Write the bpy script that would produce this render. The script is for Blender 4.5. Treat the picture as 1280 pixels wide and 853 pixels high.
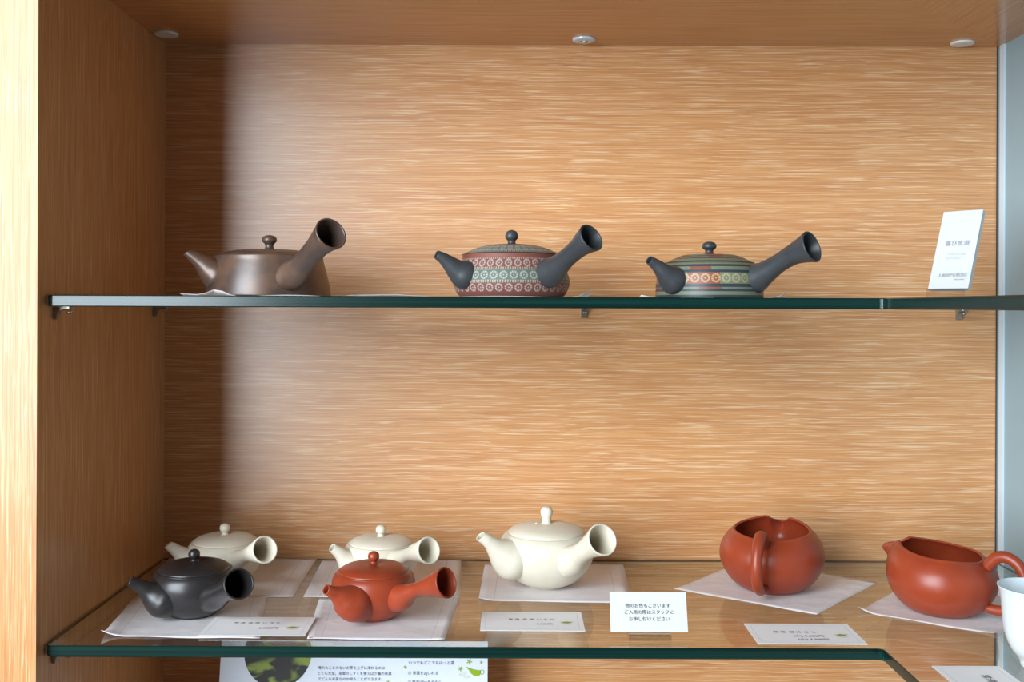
import bpy, bmesh, math, random
from mathutils import Vector, Matrix

random.seed(4)
PI = math.pi
for o in list(bpy.data.objects):
    bpy.data.objects.remove(o)
SC = bpy.context.scene
COL = SC.collection

# ------------------------------------------------------------------ camera
F, VX, VY = 1244.0, 636.0, 384.0          # focal length and vanishing point in px of the 1280x853 frame
ROLL = math.radians(0.22)
ZC = 1.25                                 # eye height above the shop floor
cam_d = bpy.data.cameras.new('camera')
cam_d.sensor_width = 36.0
cam_d.lens = F / 1280.0 * 36.0
cam_d.shift_x = (640.0 - VX) / 1280.0
cam_d.shift_y = -(426.5 - VY) / 1280.0
cam_d.clip_start = 0.02
cam = bpy.data.objects.new('camera', cam_d)
cam.location = (0, 0, ZC)
cam.rotation_euler = (PI / 2, -ROLL, 0)
COL.objects.link(cam)
SC.camera = cam

# ------------------------------------------------------------------ world, window light, exposure
world = bpy.data.worlds.new('shop_ambient')
SC.world = world
world.use_nodes = True
wb = world.node_tree.nodes['Background']
wb.inputs['Color'].default_value = (1.0, 0.92, 0.84, 1)
wb.inputs['Strength'].default_value = 0.08

# daylight from the shop's glazed front, left of and behind the camera: the grey-blue reflection on the back wall and
# on the shelf edge shows it; the side panel of the cabinet shades the left of the back wall from it
x0, x1, z0, z1 = -3.9, -0.92, -0.65, 1.95
ld = bpy.data.lights.new('window_left_offscreen', 'AREA')
ld.shape = 'RECTANGLE'
ld.size = x1 - x0
ld.size_y = z1 - z0
ld.energy = 420
ld.color = (0.81, 0.915, 1.0)
lo = bpy.data.objects.new('window_left_offscreen', ld)
lo.location = ((x0 + x1) / 2, -1.6, ZC + (z0 + z1) / 2)
lo.rotation_euler = (PI / 2, 0, 0)             # faces +Y, into the cabinet
COL.objects.link(lo)

SC.view_settings.view_transform = 'Standard'
SC.view_settings.look = 'None'
SC.view_settings.exposure = -0.05
SC.view_settings.gamma = 1.0
SC.view_settings.use_curve_mapping = False


# ------------------------------------------------------------------ measuring helpers
def ray(px, py):
    u, v = px - VX, py - VY
    c, s = math.cos(ROLL), math.sin(ROLL)
    return Vector(((u * c + v * s) / F, 1.0, -(-u * s + v * c) / F))


def P(px, py, y):
    """world point seen at (px, py) standing at distance y from the camera"""
    r = ray(px, py) * y
    return Vector((r.x, r.y, r.z + ZC))


def on_z(px, py, z):
    """world point seen at (px, py) lying on the horizontal plane at height z (relative to the eye)"""
    r = ray(px, py)
    r = r * (z / r.z)
    return Vector((r.x, r.y, r.z + ZC))


def on_plane(px, py, p0, n):
    r = ray(px, py)
    o = Vector((0, 0, ZC))
    return o + r * ((p0 - o).dot(n) / r.dot(n))


# ------------------------------------------------------------------ mesh helpers
def link_mesh(name, verts, faces, mat, parent=None, smooth=True, mats=None, mat_idx=None, uvs=None):
    me = bpy.data.meshes.new(name)
    me.from_pydata([tuple(v) for v in verts], [], faces)
    me.update()
    if mats:
        for m in mats:
            me.materials.append(m)
        for p, i in zip(me.polygons, mat_idx):
            p.material_index = i
    elif mat:
        me.materials.append(mat)
    if uvs:
        lay = me.uv_layers.new(name='UVMap')
        for lp in me.loops:
            lay.data[lp.index].uv = uvs[lp.vertex_index]
    bm = bmesh.new()
    bm.from_mesh(me)
    bmesh.ops.recalc_face_normals(bm, faces=bm.faces)
    bm.to_mesh(me)
    bm.free()
    for p in me.polygons:
        p.use_smooth = smooth
    o = bpy.data.objects.new(name, me)
    COL.objects.link(o)
    if parent:
        o.parent = parent
    return o


def auto_smooth(o, deg=40):
    """mark edges sharper than deg so that they stay crisp under smooth shading"""
    me = o.data
    bm = bmesh.new()
    bm.from_mesh(me)
    for e in bm.edges:
        if len(e.link_faces) == 2 and e.calc_face_angle(0) > math.radians(deg):
            e.smooth = False
    bm.to_mesh(me)
    bm.free()


def tag(o, label=None, cat=None, group=None, kind=None):
    if label:
        o['label'] = label
    if cat:
        o['category'] = cat
    if group:
        o['group'] = group
    if kind:
        o['kind'] = kind
    return o


def empty(name, loc):
    o = bpy.data.objects.new(name, None)
    o.empty_display_size = 0.02
    o.location = loc
    COL.objects.link(o)
    return o


def box_vf(x0, x1, y0, y1, z0, z1):
    v = [(x, y, z) for z in (z0, z1) for y in (y0, y1) for x in (x0, x1)]
    f = [(0, 2, 3, 1), (4, 5, 7, 6), (0, 1, 5, 4), (2, 6, 7, 3), (0, 4, 6, 2), (1, 3, 7, 5)]
    return v, f


def bevel_box(name, x0, x1, y0, y1, z0, z1, mat, parent=None, b=0.0005, seg=1):
    v, f = box_vf(x0, x1, y0, y1, z0, z1)
    o = link_mesh(name, v, f, mat, parent, smooth=False)
    bm = bmesh.new()
    bm.from_mesh(o.data)
    bmesh.ops.bevel(bm, geom=list(bm.edges), offset=b, segments=seg, profile=0.5, affect='EDGES')
    bm.to_mesh(o.data)
    bm.free()
    return o


def prism(name, poly, z0, z1, mat, parent=None, smooth=False):
    n = len(poly)
    v = [(x, y, z0) for x, y in poly] + [(x, y, z1) for x, y in poly]
    f = [tuple(range(n - 1, -1, -1)), tuple(range(n, 2 * n))]
    f += [(i, (i + 1) % n, n + (i + 1) % n, n + i) for i in range(n)]
    return link_mesh(name, v, f, mat, parent, smooth)


def catmull(pts, n):
    """pts: list of tuples; resampled smoothly with n steps per span"""
    out = []
    m = len(pts)
    for i in range(m - 1):
        p0 = pts[max(i - 1, 0)]
        p1, p2 = pts[i], pts[i + 1]
        p3 = pts[min(i + 2, m - 1)]
        for k in range(n):
            t = k / n
            out.append(tuple(0.5 * ((2 * b) + (-a + c) * t + (2 * a - 5 * b + 4 * c - d) * t * t
                                    + (-a + 3 * b - 3 * c + d) * t ** 3) for a, b, c, d in zip(p0, p1, p2, p3)))
    out.append(tuple(pts[-1]))
    return out


def lathe(name, prof, mat, parent=None, seg=64, smooth_n=4, sharp=40):
    """prof: (r, z) from the axis at the bottom to the axis at the top; a None splits smooth runs (crisp corner)"""
    runs, cur = [], []
    for p in prof:
        if p is None:
            runs.append(cur)
            cur = [cur[-1]]
        else:
            cur.append(p)
    runs.append(cur)
    pts = []
    for r in runs:
        q = catmull(r, smooth_n) if len(r) > 2 else list(r)
        pts += q if not pts else q[1:]
    v, f, rings = [], [], []
    for r, z in pts:
        if r < 1e-5:
            rings.append([len(v)])
            v.append((0, 0, z))
        else:
            rings.append(list(range(len(v), len(v) + seg)))
            v += [(r * math.cos(2 * PI * k / seg), r * math.sin(2 * PI * k / seg), z) for k in range(seg)]
    for a, b in zip(rings, rings[1:]):
        for k in range(seg):
            k2 = (k + 1) % seg
            if len(a) == 1 and len(b) == 1:
                break
            if len(a) == 1:
                f.append((a[0], b[k], b[k2]))
            elif len(b) == 1:
                f.append((a[k], a[k2], b[0]))
            else:
                f.append((a[k], a[k2], b[k2], b[k]))
    o = link_mesh(name, v, f, mat, parent)
    auto_smooth(o, sharp)
    return o


def sweep(name, path, mat, parent=None, seg=32, n=6, wall=None, deep=0.75, tip_normal=None, lip=0.5, close_start=True, stiff=1.0):
    """tube along path [(Vector, radius)...]; with wall set the far end is open: a rounded lip and an inner bore"""
    raw = catmull([(p.x, p.y, p.z, r) for p, r in path], n)
    pts = [Vector(q[:3]) for q in raw]
    rad = [q[3] for q in raw]
    m = len(pts)
    tans = []
    for i in range(m):
        a, b = pts[max(i - 1, 0)], pts[min(i + 1, m - 1)]
        tans.append((b - a).normalized())
    chord = (pts[-1] - pts[0]).normalized()
    tans = [chord.lerp(t, stiff).normalized() for t in tans]
    if tip_normal is not None:
        tn = tip_normal.normalized()
        for i in range(max(0, m - n - 1), m):
            w = ((i - (m - n - 2)) / (n + 1)) ** 1.5
            tans[i] = tans[i].lerp(tn, w).normalized()
    u = tans[0].orthogonal().normalized()
    fr = []
    for t in tans:
        u = (u - t * u.dot(t)).normalized()
        fr.append((u.copy(), t.cross(u).normalized()))
    rings = [(pts[i], fr[i], rad[i]) for i in range(m)]
    if wall:
        e, t = pts[-1], tans[-1]
        for k in range(1, 5):                      # rounded lip
            a = PI * k / 5
            rings.append((e + t * (wall * lip * math.sin(a)), fr[-1], rad[-1] - wall * (1 - math.cos(a)) / 2))
        k = m - 1
        stop = int((m - 1) * (1 - deep))
        for i in range(m - 1, stop, -1):
            rings.append((pts[i], fr[i], max(rad[i] - wall * (1 + 0.25 * (m - 1 - i) / m), 0.0008)))
    v, f = [], []
    for c, (a, b), r in rings:
        v += [c + a * (r * math.cos(2 * PI * k / seg)) + b * (r * math.sin(2 * PI * k / seg)) for k in range(seg)]
    for i in range(len(rings) - 1):
        for k in range(seg):
            k2 = (k + 1) % seg
            f.append((i * seg + k, i * seg + k2, (i + 1) * seg + k2, (i + 1) * seg + k))
    f.append(tuple(range((len(rings) - 1) * seg, len(rings) * seg)))
    if close_start:
        f.append(tuple(range(seg - 1, -1, -1)))
    o = link_mesh(name, v, f, mat, parent)
    auto_smooth(o, 60)
    return o


_txt = {}


def text_vf(body, size):
    key = body
    if key not in _txt:
        c = bpy.data.curves.new('lettering', 'FONT')
        c.body = body
        c.size = 1.0
        c.align_x = 'CENTER'
        c.align_y = 'CENTER'
        c.resolution_u = 3
        o = bpy.data.objects.new('lettering', c)
        COL.objects.link(o)
        bpy.context.view_layer.update()
        dg = bpy.context.evaluated_depsgraph_get()
        me = bpy.data.meshes.new_from_object(o.evaluated_get(dg))
        vs = [v.co.copy() for v in me.vertices]
        fs = [tuple(p.vertices) for p in me.polygons]
        bpy.data.objects.remove(o)
        bpy.data.curves.remove(c)
        bpy.data.meshes.remove(me)
        x0, x1 = min(v.x for v in vs), max(v.x for v in vs)
        y0, y1 = min(v.y for v in vs), max(v.y for v in vs)
        off = Vector(((x0 + x1) / 2, (y0 + y1) / 2, 0))
        _txt[key] = ([v - off for v in vs], fs, x1 - x0)
    return _txt[key]


def print_text(parent, body, cx, cy, width, mat, z=0.0004, rot=0.0, squash=1.0, name='printed_text'):
    """flat lettering in the local XY plane of a card, centred at (cx, cy), 'width' metres long"""
    vs, fs, w = text_vf(body, 1)
    k = width / w
    c, s = math.cos(rot), math.sin(rot)
    out = [(cx + (v.x * c - v.y * squash * s) * k, cy + (v.x * s + v.y * squash * c) * k, z) for v in vs]
    me = bpy.data.meshes.new(name)
    me.from_pydata(out, [], fs)
    me.materials.append(mat)
    o = bpy.data.objects.new(name, me)
    COL.objects.link(o)
    o.parent = parent
    return o


def print_poly(parent, loops, mat, z=0.0004, name='printed_logo'):
    v, f = [], []
    for lp in loops:
        b = len(v)
        v += [(x, y, z) for x, y in lp]
        f.append(tuple(range(b, b + len(lp))))
    me = bpy.data.meshes.new(name)
    me.from_pydata(v, [], f)
    me.materials.append(mat)
    o = bpy.data.objects.new(name, me)
    COL.objects.link(o)
    o.parent = parent
    return o


# ------------------------------------------------------------------ material helpers
class S:
    """a shader value with operators"""

    def __init__(self, nt, sock):
        self.nt, self.s = nt, sock

    def _m(self, op, a=None, b=None):
        n = self.nt.nodes.new('ShaderNodeMath')
        n.operation = op
        self.nt.links.new(self.s, n.inputs[0])
        for i, q in ((1, a), (2, b)):
            if q is None:
                continue
            if isinstance(q, S):
                self.nt.links.new(q.s, n.inputs[i])
            else:
                n.inputs[i].default_value = q
        return S(self.nt, n.outputs[0])

    def __add__(self, o): return self._m('ADD', o)
    def __sub__(self, o): return self._m('SUBTRACT', o)
    def __mul__(self, o): return self._m('MULTIPLY', o)
    def __truediv__(self, o): return self._m('DIVIDE', o)
    def __pow__(self, o): return self._m('POWER', o)
    def gt(self, o): return self._m('GREATER_THAN', o)
    def lt(self, o): return self._m('LESS_THAN', o)
    def mx(self, o): return self._m('MAXIMUM', o)
    def mn(self, o): return self._m('MINIMUM', o)
    def fract(self): return self._m('FRACT')
    def abs(self): return self._m('ABSOLUTE')
    def cos(self): return self._m('COSINE')
    def sqrt(self): return self._m('SQRT')
    def atan2(self, o): return self._m('ARCTAN2', o)

    def inside(self, a, b):
        return self.gt(a) * self.lt(b)

    def smooth(self, a, b, c=0.0, d=1.0):
        n = self.nt.nodes.new('ShaderNodeMapRange')
        n.interpolation_type = 'SMOOTHSTEP'
        self.nt.links.new(self.s, n.inputs[0])
        for i, q in ((1, a), (2, b), (3, c), (4, d)):
            n.inputs[i].default_value = q
        return S(self.nt, n.outputs[0])


def new_mat(name):
    m = bpy.data.materials.new(name)
    m.use_nodes = True
    nt = m.node_tree
    return m, nt, nt.nodes['Principled BSDF']


def srgb(r, g, b):
    f = lambda c: (c / 255 / 12.92) if c / 255 <= 0.04045 else ((c / 255 + 0.055) / 1.055) ** 2.4
    return (f(r), f(g), f(b), 1.0)


def mixc(nt, fac, a, b):
    n = nt.nodes.new('ShaderNodeMix')
    n.data_type = 'RGBA'
    for sock, q in ((n.inputs[0], fac), (n.inputs[6], a), (n.inputs[7], b)):
        if isinstance(q, S):
            nt.links.new(q.s, sock)
        elif hasattr(q, 'is_linked'):
            nt.links.new(q, sock)
        elif isinstance(q, (int, float)):
            sock.default_value = q
        else:
            sock.default_value = q
    return n.outputs[2]


def coords(nt, kind='Object'):
    tc = nt.nodes.new('ShaderNodeTexCoord')
    sp = nt.nodes.new('ShaderNodeSeparateXYZ')
    nt.links.new(tc.outputs[kind], sp.inputs[0])
    return tc.outputs[kind], S(nt, sp.outputs[0]), S(nt, sp.outputs[1]), S(nt, sp.outputs[2])


def noise(nt, vec, scale, detail=3, rough=0.5, mapping=None, dist=0.0):
    if mapping:
        mp = nt.nodes.new('ShaderNodeMapping')
        mp.inputs['Scale'].default_value = mapping
        nt.links.new(vec, mp.inputs[0])
        vec = mp.outputs[0]
    n = nt.nodes.new('ShaderNodeTexNoise')
    n.inputs['Scale'].default_value = scale
    n.inputs['Detail'].default_value = detail
    n.inputs['Roughness'].default_value = rough
    n.inputs['Distortion'].default_value = dist
    nt.links.new(vec, n.inputs['Vector'])
    return S(nt, n.outputs[0])


def bump(nt, bsdf, h, strength, dist):
    b = nt.nodes.new('ShaderNodeBump')
    b.inputs['Strength'].default_value = strength
    b.inputs['Distance'].default_value = dist
    nt.links.new(h.s, b.inputs['Height'])
    nt.links.new(b.outputs[0], bsdf.inputs['Normal'])


def plain(name, col, rough=0.5, spec=0.5, metal=0.0, coat=0.0, coat_rough=0.1):
    m, nt, b = new_mat(name)
    b.inputs['Base Color'].default_value = col
    b.inputs['Roughness'].default_value = rough
    b.inputs['Specular IOR Level'].default_value = spec
    b.inputs['Metallic'].default_value = metal
    b.inputs['Coat Weight'].default_value = coat
    b.inputs['Coat Roughness'].default_value = coat_rough
    return m


def wood(name, grain, rough=0.3, fleck=1.0, spec=0.5, tone=1.0, coat=0.0):
    """limed oak laminate; grain = 0/1/2 is the axis along which the grain runs"""
    m, nt, b = new_mat(name)
    vec, x, y, z = coords(nt)
    tn = tone if isinstance(tone, tuple) else (tone,) * 3
    rgb = lambda *c: tuple(q * t for q, t in zip(srgb(*c)[:3], tn)) + (1.0,)
    # slow waviness across the grain
    wav = noise(nt, vec, 1.0, 2, 0.5, mapping=tuple(5.0 if i == grain else 12.0 for i in range(3)))
    add = nt.nodes.new('ShaderNodeVectorMath')
    add.operation = 'ADD'
    cmb = nt.nodes.new('ShaderNodeCombineXYZ')
    w = (wav - 0.5) * 0.006
    for i in range(3):
        if i != grain:
            nt.links.new(w.s, cmb.inputs[i])
    nt.links.new(vec, add.inputs[0])
    nt.links.new(cmb.outputs[0], add.inputs[1])
    v2 = add.outputs[0]
    sc = lambda along, across: tuple(along if i == grain else across for i in range(3))
    fine = noise(nt, v2, 1.0, 4, 0.6, mapping=sc(7, 680))
    wide = noise(nt, v2, 1.0, 2, 0.5, mapping=sc(3, 70))
    st = noise(nt, v2, 1.0, 3, 0.55, mapping=sc(15, 920))
    pore = noise(nt, v2, 1.0, 2, 0.6, mapping=sc(30, 900))
    base = mixc(nt, fine.smooth(0.35, 0.68), rgb(174, 117, 70), rgb(200, 149, 100))
    base = mixc(nt, wide.smooth(0.3, 0.7) * 0.35, base, rgb(192, 137, 82))
    base = mixc(nt, pore.smooth(0.55, 0.75) * 0.2, base, rgb(138, 84, 44))
    fl = st.smooth(0.54, 0.66) * (0.46 * fleck)
    base = mixc(nt, fl, base, rgb(228, 204, 170))
    nt.links.new(base, b.inputs['Base Color'])
    b.inputs['Roughness'].default_value = rough
    b.inputs['Specular IOR Level'].default_value = spec
    b.inputs['Coat Weight'].default_value = coat
    b.inputs['Coat Roughness'].default_value = 0.24
    bump(nt, b, fine + st * 0.6, 0.10, 0.0006)
    return m


def clear_glass(name, tint, f0=0.04):
    """thin-walled clear sheet: straight-through transparency with angle-dependent mirror reflection"""
    m = bpy.data.materials.new(name)
    m.use_nodes = True
    nt = m.node_tree
    nt.nodes.clear()
    out = nt.nodes.new('ShaderNodeOutputMaterial')
    tr = nt.nodes.new('ShaderNodeBsdfTransparent')
    tr.inputs[0].default_value = tint
    gl = nt.nodes.new('ShaderNodeBsdfGlossy')
    gl.inputs['Roughness'].default_value = 0.01
    mx = nt.nodes.new('ShaderNodeMixShader')
    g = nt.nodes.new('ShaderNodeNewGeometry')
    d = nt.nodes.new('ShaderNodeVectorMath')
    d.operation = 'DOT_PRODUCT'
    nt.links.new(g.outputs['Incoming'], d.inputs[0])
    nt.links.new(g.outputs['Normal'], d.inputs[1])
    c = S(nt, d.outputs['Value']).abs()
    k = (c * -1.0 + 1.0) ** 5.0 * (1 - f0) + f0
    nt.links.new(k.s, mx.inputs[0])
    nt.links.new(tr.outputs[0], mx.inputs[1])
    nt.links.new(gl.outputs[0], mx.inputs[2])
    nt.links.new(mx.outputs[0], out.inputs[0])
    return m


def clay(name, col_a, col_b, rough=0.42, spec=0.4, grain=0.15, metal=0.0):
    m, nt, b = new_mat(name)
    vec, x, y, z = coords(nt)
    n1 = noise(nt, vec, 30, 3, 0.55)
    n2 = noise(nt, vec, 900, 2, 0.6)
    c = mixc(nt, n1.smooth(0.35, 0.65), col_a, col_b)
    nt.links.new(c, b.inputs['Base Color'])
    b.inputs['Roughness'].default_value = rough
    b.inputs['Specular IOR Level'].default_value = spec
    b.inputs['Metallic'].default_value = metal
    bump(nt, b, n2, grain, 0.0002)
    return m


M = {}
M['wood_x'] = wood('limed_oak_horizontal', 0, rough=0.42, spec=0.5, tone=1.1, coat=0.7)
M['wood_z'] = wood('limed_oak_vertical', 2, rough=0.30, fleck=0.8, spec=0.36, tone=1.1)
M['wood_cx'] = wood('limed_oak_ceiling_main', 0, rough=0.17, fleck=0.15, tone=1.1)
M['wood_cy'] = wood('limed_oak_ceiling_wing', 1, rough=0.17, fleck=0.15, tone=1.1)
M['grey_wall'] = plain('grey_blue_panel', srgb(142, 166, 174), 0.45, 0.5)
M['alu'] = plain('brushed_aluminium', srgb(205, 218, 226), 0.32, 0.5, 0.1)
M['glass'] = clear_glass('shelf_glass', (0.955, 0.98, 0.97, 1))
M['acrylic'] = clear_glass('acrylic', (0.93, 0.93, 0.93, 1), 0.06)


def glass_edge():
    m, nt, b = new_mat('green_glass_edge')
    vec, x, y, z = coords(nt)
    n = noise(nt, vec, 1, 3, 0.6, mapping=(2.0, 2.0, 420))
    c = mixc(nt, n.smooth(0.3, 0.7), srgb(5, 29, 25), srgb(15, 50, 45))
    nt.links.new(c, b.inputs['Base Color'])
    b.inputs['Roughness'].default_value = 0.2
    b.inputs['Specular IOR Level'].default_value = 0.42
    return m


M['glass_edge'] = glass_edge()
M['steel'] = plain('bracket_steel', srgb(150, 145, 138), 0.3, 0.5, 0.8)
M['pad'] = clear_glass('clear_pad', (0.86, 0.88, 0.87, 1), 0.10)
M['white_cap'] = plain('white_plastic', srgb(222, 222, 218), 0.4)
M['black_print'] = plain('grey_black_ink', srgb(62, 62, 68), 0.7, 0.2)
M['soft_print'] = plain('grey_ink', srgb(120, 126, 134), 0.7, 0.2)
M['faint_print'] = plain('pale_grey_ink', srgb(178, 184, 190), 0.7, 0.2)
M['green_print'] = plain('leaf_green_ink', srgb(150, 178, 40), 0.7, 0.2)
M['olive_print'] = plain('olive_ink', srgb(160, 166, 66), 0.7, 0.2)
M['pale_green_print'] = plain('pale_green_ink', srgb(206, 214, 170), 0.7, 0.2)


def sheet_mat(name, col, line=None, mu=0.05, mv=0.08, wu=0.004, wv=0.006, trans=0.25):
    """paper; an optional thin frame line is printed a little inside the edge (UV 0..1)"""
    m, nt, b = new_mat(name)
    vec, x, y, z = coords(nt)
    n = noise(nt, vec, 60, 4, 0.6)
    c = mixc(nt, n.smooth(0.3, 0.75) * 0.5, col, tuple(q * 0.94 for q in col[:3]) + (1,))
    if line is not None:
        _, u, v, w = coords(nt, 'UV')
        eu = (u - 0.5).abs() * -1.0 + 0.5
        ev = (v - 0.5).abs() * -1.0 + 0.5
        ln = (eu.inside(mu, mu + wu) * ev.gt(mv)).mx(ev.inside(mv, mv + wv) * eu.gt(mu))
        c = mixc(nt, ln * 0.6, c, line)
    nt.links.new(c, b.inputs['Base Color'])
    b.inputs['Roughness'].default_value = 0.75
    b.inputs['Specular IOR Level'].default_value = 0.2
    if trans:
        bump(nt, b, noise(nt, vec, 22, 2, 0.5, dist=1.0), 0.5, 0.004)
        tr = nt.nodes.new('ShaderNodeBsdfTranslucent')
        nt.links.new(c, tr.inputs[0])
        mx = nt.nodes.new('ShaderNodeMixShader')
        mx.inputs[0].default_value = trans
        nt.links.new(b.outputs[0], mx.inputs[1])
        nt.links.new(tr.outputs[0], mx.inputs[2])
        nt.links.new(mx.outputs[0], nt.nodes['Material Output'].inputs[0])
    return m


M['washi'] = sheet_mat('white_washi_paper', srgb(246, 241, 241), srgb(205, 196, 192), 0.10, 0.02, 0.004, 0.0)
M['washi_plain'] = sheet_mat('plain_white_washi', srgb(246, 241, 241))
M['card'] = sheet_mat('white_price_card', srgb(244, 242, 243), srgb(196, 200, 180), 0.045, 0.075, 0.006, 0.010, trans=0)
M['sign'] = sheet_mat('white_sign_board', srgb(210, 210, 206), srgb(206, 222, 180), 0.045, 0.07, 0.006, 0.012, trans=0)
M['sign_plain'] = plain('white_slab', srgb(203, 205, 206), 0.5, 0.4)
M['leaflet'] = sheet_mat('leaflet_paper', srgb(226, 234, 246), trans=0.0)

# ------------------------------------------------------------------ the cabinet (setting)
XL, XR, YB, YF, ZT = -0.408, 0.5805, 1.18, 0.861, 0.3107
XW = 0.3295                                  # inner front edge of the right wing
Z1, Z2, TH = 0.0091, -0.2991, 0.0101         # tops of the two glass shelves, their thickness
YSH = 0.874                                  # front edge of the shelves
ZB = -0.590                                  # cabinet floor board
YE = 0.05                                    # how far the wing runs towards the room


def struct(name, vf, mat):
    v, f = vf
    return tag(link_mesh(name, [(a, b, c + ZC) for a, b, c in v], f, mat, smooth=False), kind='structure')


struct('wall_back', box_vf(XL, XR - 0.0030, YB, YB + 0.02, ZB, ZT), M['wood_x'])
struct('wall_left', box_vf(XL - 0.35, XL, YF, YB + 0.02, ZB, ZT + 0.25), M['wood_z'])
struct('wall_right', box_vf(XR, XR + 0.02, YE, YB + 0.02, ZB, ZT), M['grey_wall'])
struct('trim_1', box_vf(XR - 0.0022, XR, 1.1650, 1.1745, ZB, ZT), M['alu'])
struct('trim_2', box_vf(XR - 0.0030, XR, YB + 0.012, YB + 0.02, ZB, ZT), M['alu'])

# ceiling: two boards mitred in the corner, grain turning with the wing
o = tag(prism('ceiling', [(XL, YF), (XW, YF), (XW, YB - (XR - XW)), (XR, YB), (XR, YB + 0.02), (XL, YB + 0.02)],
              ZC + ZT, ZC + ZT + 0.022, M['wood_cx']), kind='structure')
prism('wing_board', [(XW, YE), (XR + 0.02, YE), (XR + 0.02, YB + 0.02), (XR, YB + 0.02), (XR, YB), (XW, YB - (XR - XW))],
      ZC + ZT, ZC + ZT + 0.022, M['wood_cy'], parent=o)
o = tag(prism('floor', [(XL, YF), (XW, YF), (XW, YE), (XR + 0.02, YE), (XR + 0.02, YB + 0.02), (XL, YB + 0.02)],
              ZC + ZB - 0.02, ZC + ZB, M['wood_x']), kind='structure')


# ------------------------------------------------------------------ glass shelves
def arc(cx, cy, r, a0, a1, n=6):
    return [(cx + r * math.cos(a0 + (a1 - a0) * k / n), cy + r * math.sin(a0 + (a1 - a0) * k / n)) for k in range(n + 1)]


def shelf(zt, label):
    g = 0.0012
    x0, x1, y1 = XL + g, XR - 0.003, YB - g
    r, r2 = 0.006, 0.005
    poly = []
    poly += arc(x0 + r, YSH + r, r, PI, 1.5 * PI)                       # rounded front-left corner
    poly += arc(XW - r2, YSH - r2, r2, PI / 2, 0)                       # eased inner corner of the L
    poly += [(XW, YE + 0.03), (x1, YE + 0.03), (x1, y1), (x0, y1)]
    n = len(poly)
    # inset outline for the polished arrises
    ins = []
    c = 0.0008
    for i in range(n):
        a, p, b = Vector(poly[i - 1]), Vector(poly[i]), Vector(poly[(i + 1) % n])
        d1, d2 = (p - a).normalized(), (b - p).normalized()
        n1, n2 = Vector((-d1.y, d1.x)), Vector((-d2.y, d2.x))
        nn = (n1 + n2).normalized()
        ins.append(p + nn * (c / max(nn.dot(n1), 0.5)))
    z0, z1 = ZC + zt - TH, ZC + zt
    v = [(q.x, q.y, z0) for q in ins]
    for zz in (z0 + c, z1 - 0.0024, z1 - c):
        v += [(q[0], q[1], zz) for q in poly]
    v += [(q.x, q.y, z1) for q in ins]
    f, mi = [tuple(range(n - 1, -1, -1)), tuple(range(4 * n, 5 * n))], [0, 0]
    for L in range(4):
        for i in range(n):
            j = (i + 1) % n
            f.append((L * n + i, L * n + j, (L + 1) * n + j, (L + 1) * n + i))
            # the sides against the walls are only seen through the sheet, where they look squeezed to a thin line
            mi.append(0 if (i >= n - 3 and L < 2) else 1)
    o = link_mesh('glass_shelf', v, f, None, smooth=False, mats=[M['glass'], M['glass_edge']], mat_idx=mi)
    return tag(o, label, 'shelf', 'green-edged glass shelves')


shelf(Z1, 'upper green-edged glass shelf carrying the three flat dark teapots')
shelf(Z2, 'lower green-edged glass shelf carrying cream, black and red teapots')


def bracket_proto():
    """shelf support: local +X points away from the wall, z = 0 is the underside of the shelf"""
    root = empty('shelf_bracket', (0, 0, 0))
    # profile of the angle: wall plate with a curved gusset into the arm
    prof = [(0.0004, -0.0003), (0.0004, -0.0105), (0.0018, -0.0118), (0.0034, -0.0112), (0.0040, -0.0070), (0.0058, -0.0042),
            (0.0095, -0.0024), (0.0150, -0.0020), (0.0150, -0.0003)]
    n = len(prof)
    w = 0.0034
    v = [(x, -w, z) for x, z in prof] + [(x, w, z) for x, z in prof]
    f = [tuple(range(n)), tuple(range(2 * n - 1, n - 1, -1))] + [(i, n + i, n + (i + 1) % n, (i + 1) % n) for i in range(n)]
    b = link_mesh('angle_plate', v, f, M['steel'], root, smooth=False)
    pd = lathe('rubber_pad', [(0, -0.0068), None, (0.0022, -0.0068), (0.0030, -0.0058), (0.0030, -0.0048), None, (0.0050, -0.0022), None,
                              (0.0050, -0.0006), None, (0, -0.0006)], M['pad'], root, seg=20, smooth_n=2)
    pd.location = (0.0142, 0, 0)
    return root


def copy_tree(o, parent=None):
    c = o.copy()
    COL.objects.link(c)
    c.parent = parent
    for ch in o.children:
        copy_tree(ch, c)
    return c


BR = bracket_proto()
spots = [
    ((XL, 0.893), 0, 'front end of the brown side panel'),
    ((XL, 1.142), 0, 'rear end of the brown side panel'),
    ((0.089, YB), -PI / 2, 'mid-width of the back wall'),
    ((0.533, YB), -PI / 2, 'back wall by the grey panel'),
]
first = True
for zt, nm in ((Z1, 'upper'), (Z2, 'lower')):
    for (x, y), rz, where in spots:
        b = BR if first else copy_tree(BR)
        first = False
        b.location = (x, y, ZC + zt - TH)
        b.rotation_euler = (0, 0, rz)
        tag(b, 'steel bracket under the %s shelf, %s' % (nm, where), 'bracket', 'shelf brackets')

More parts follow.
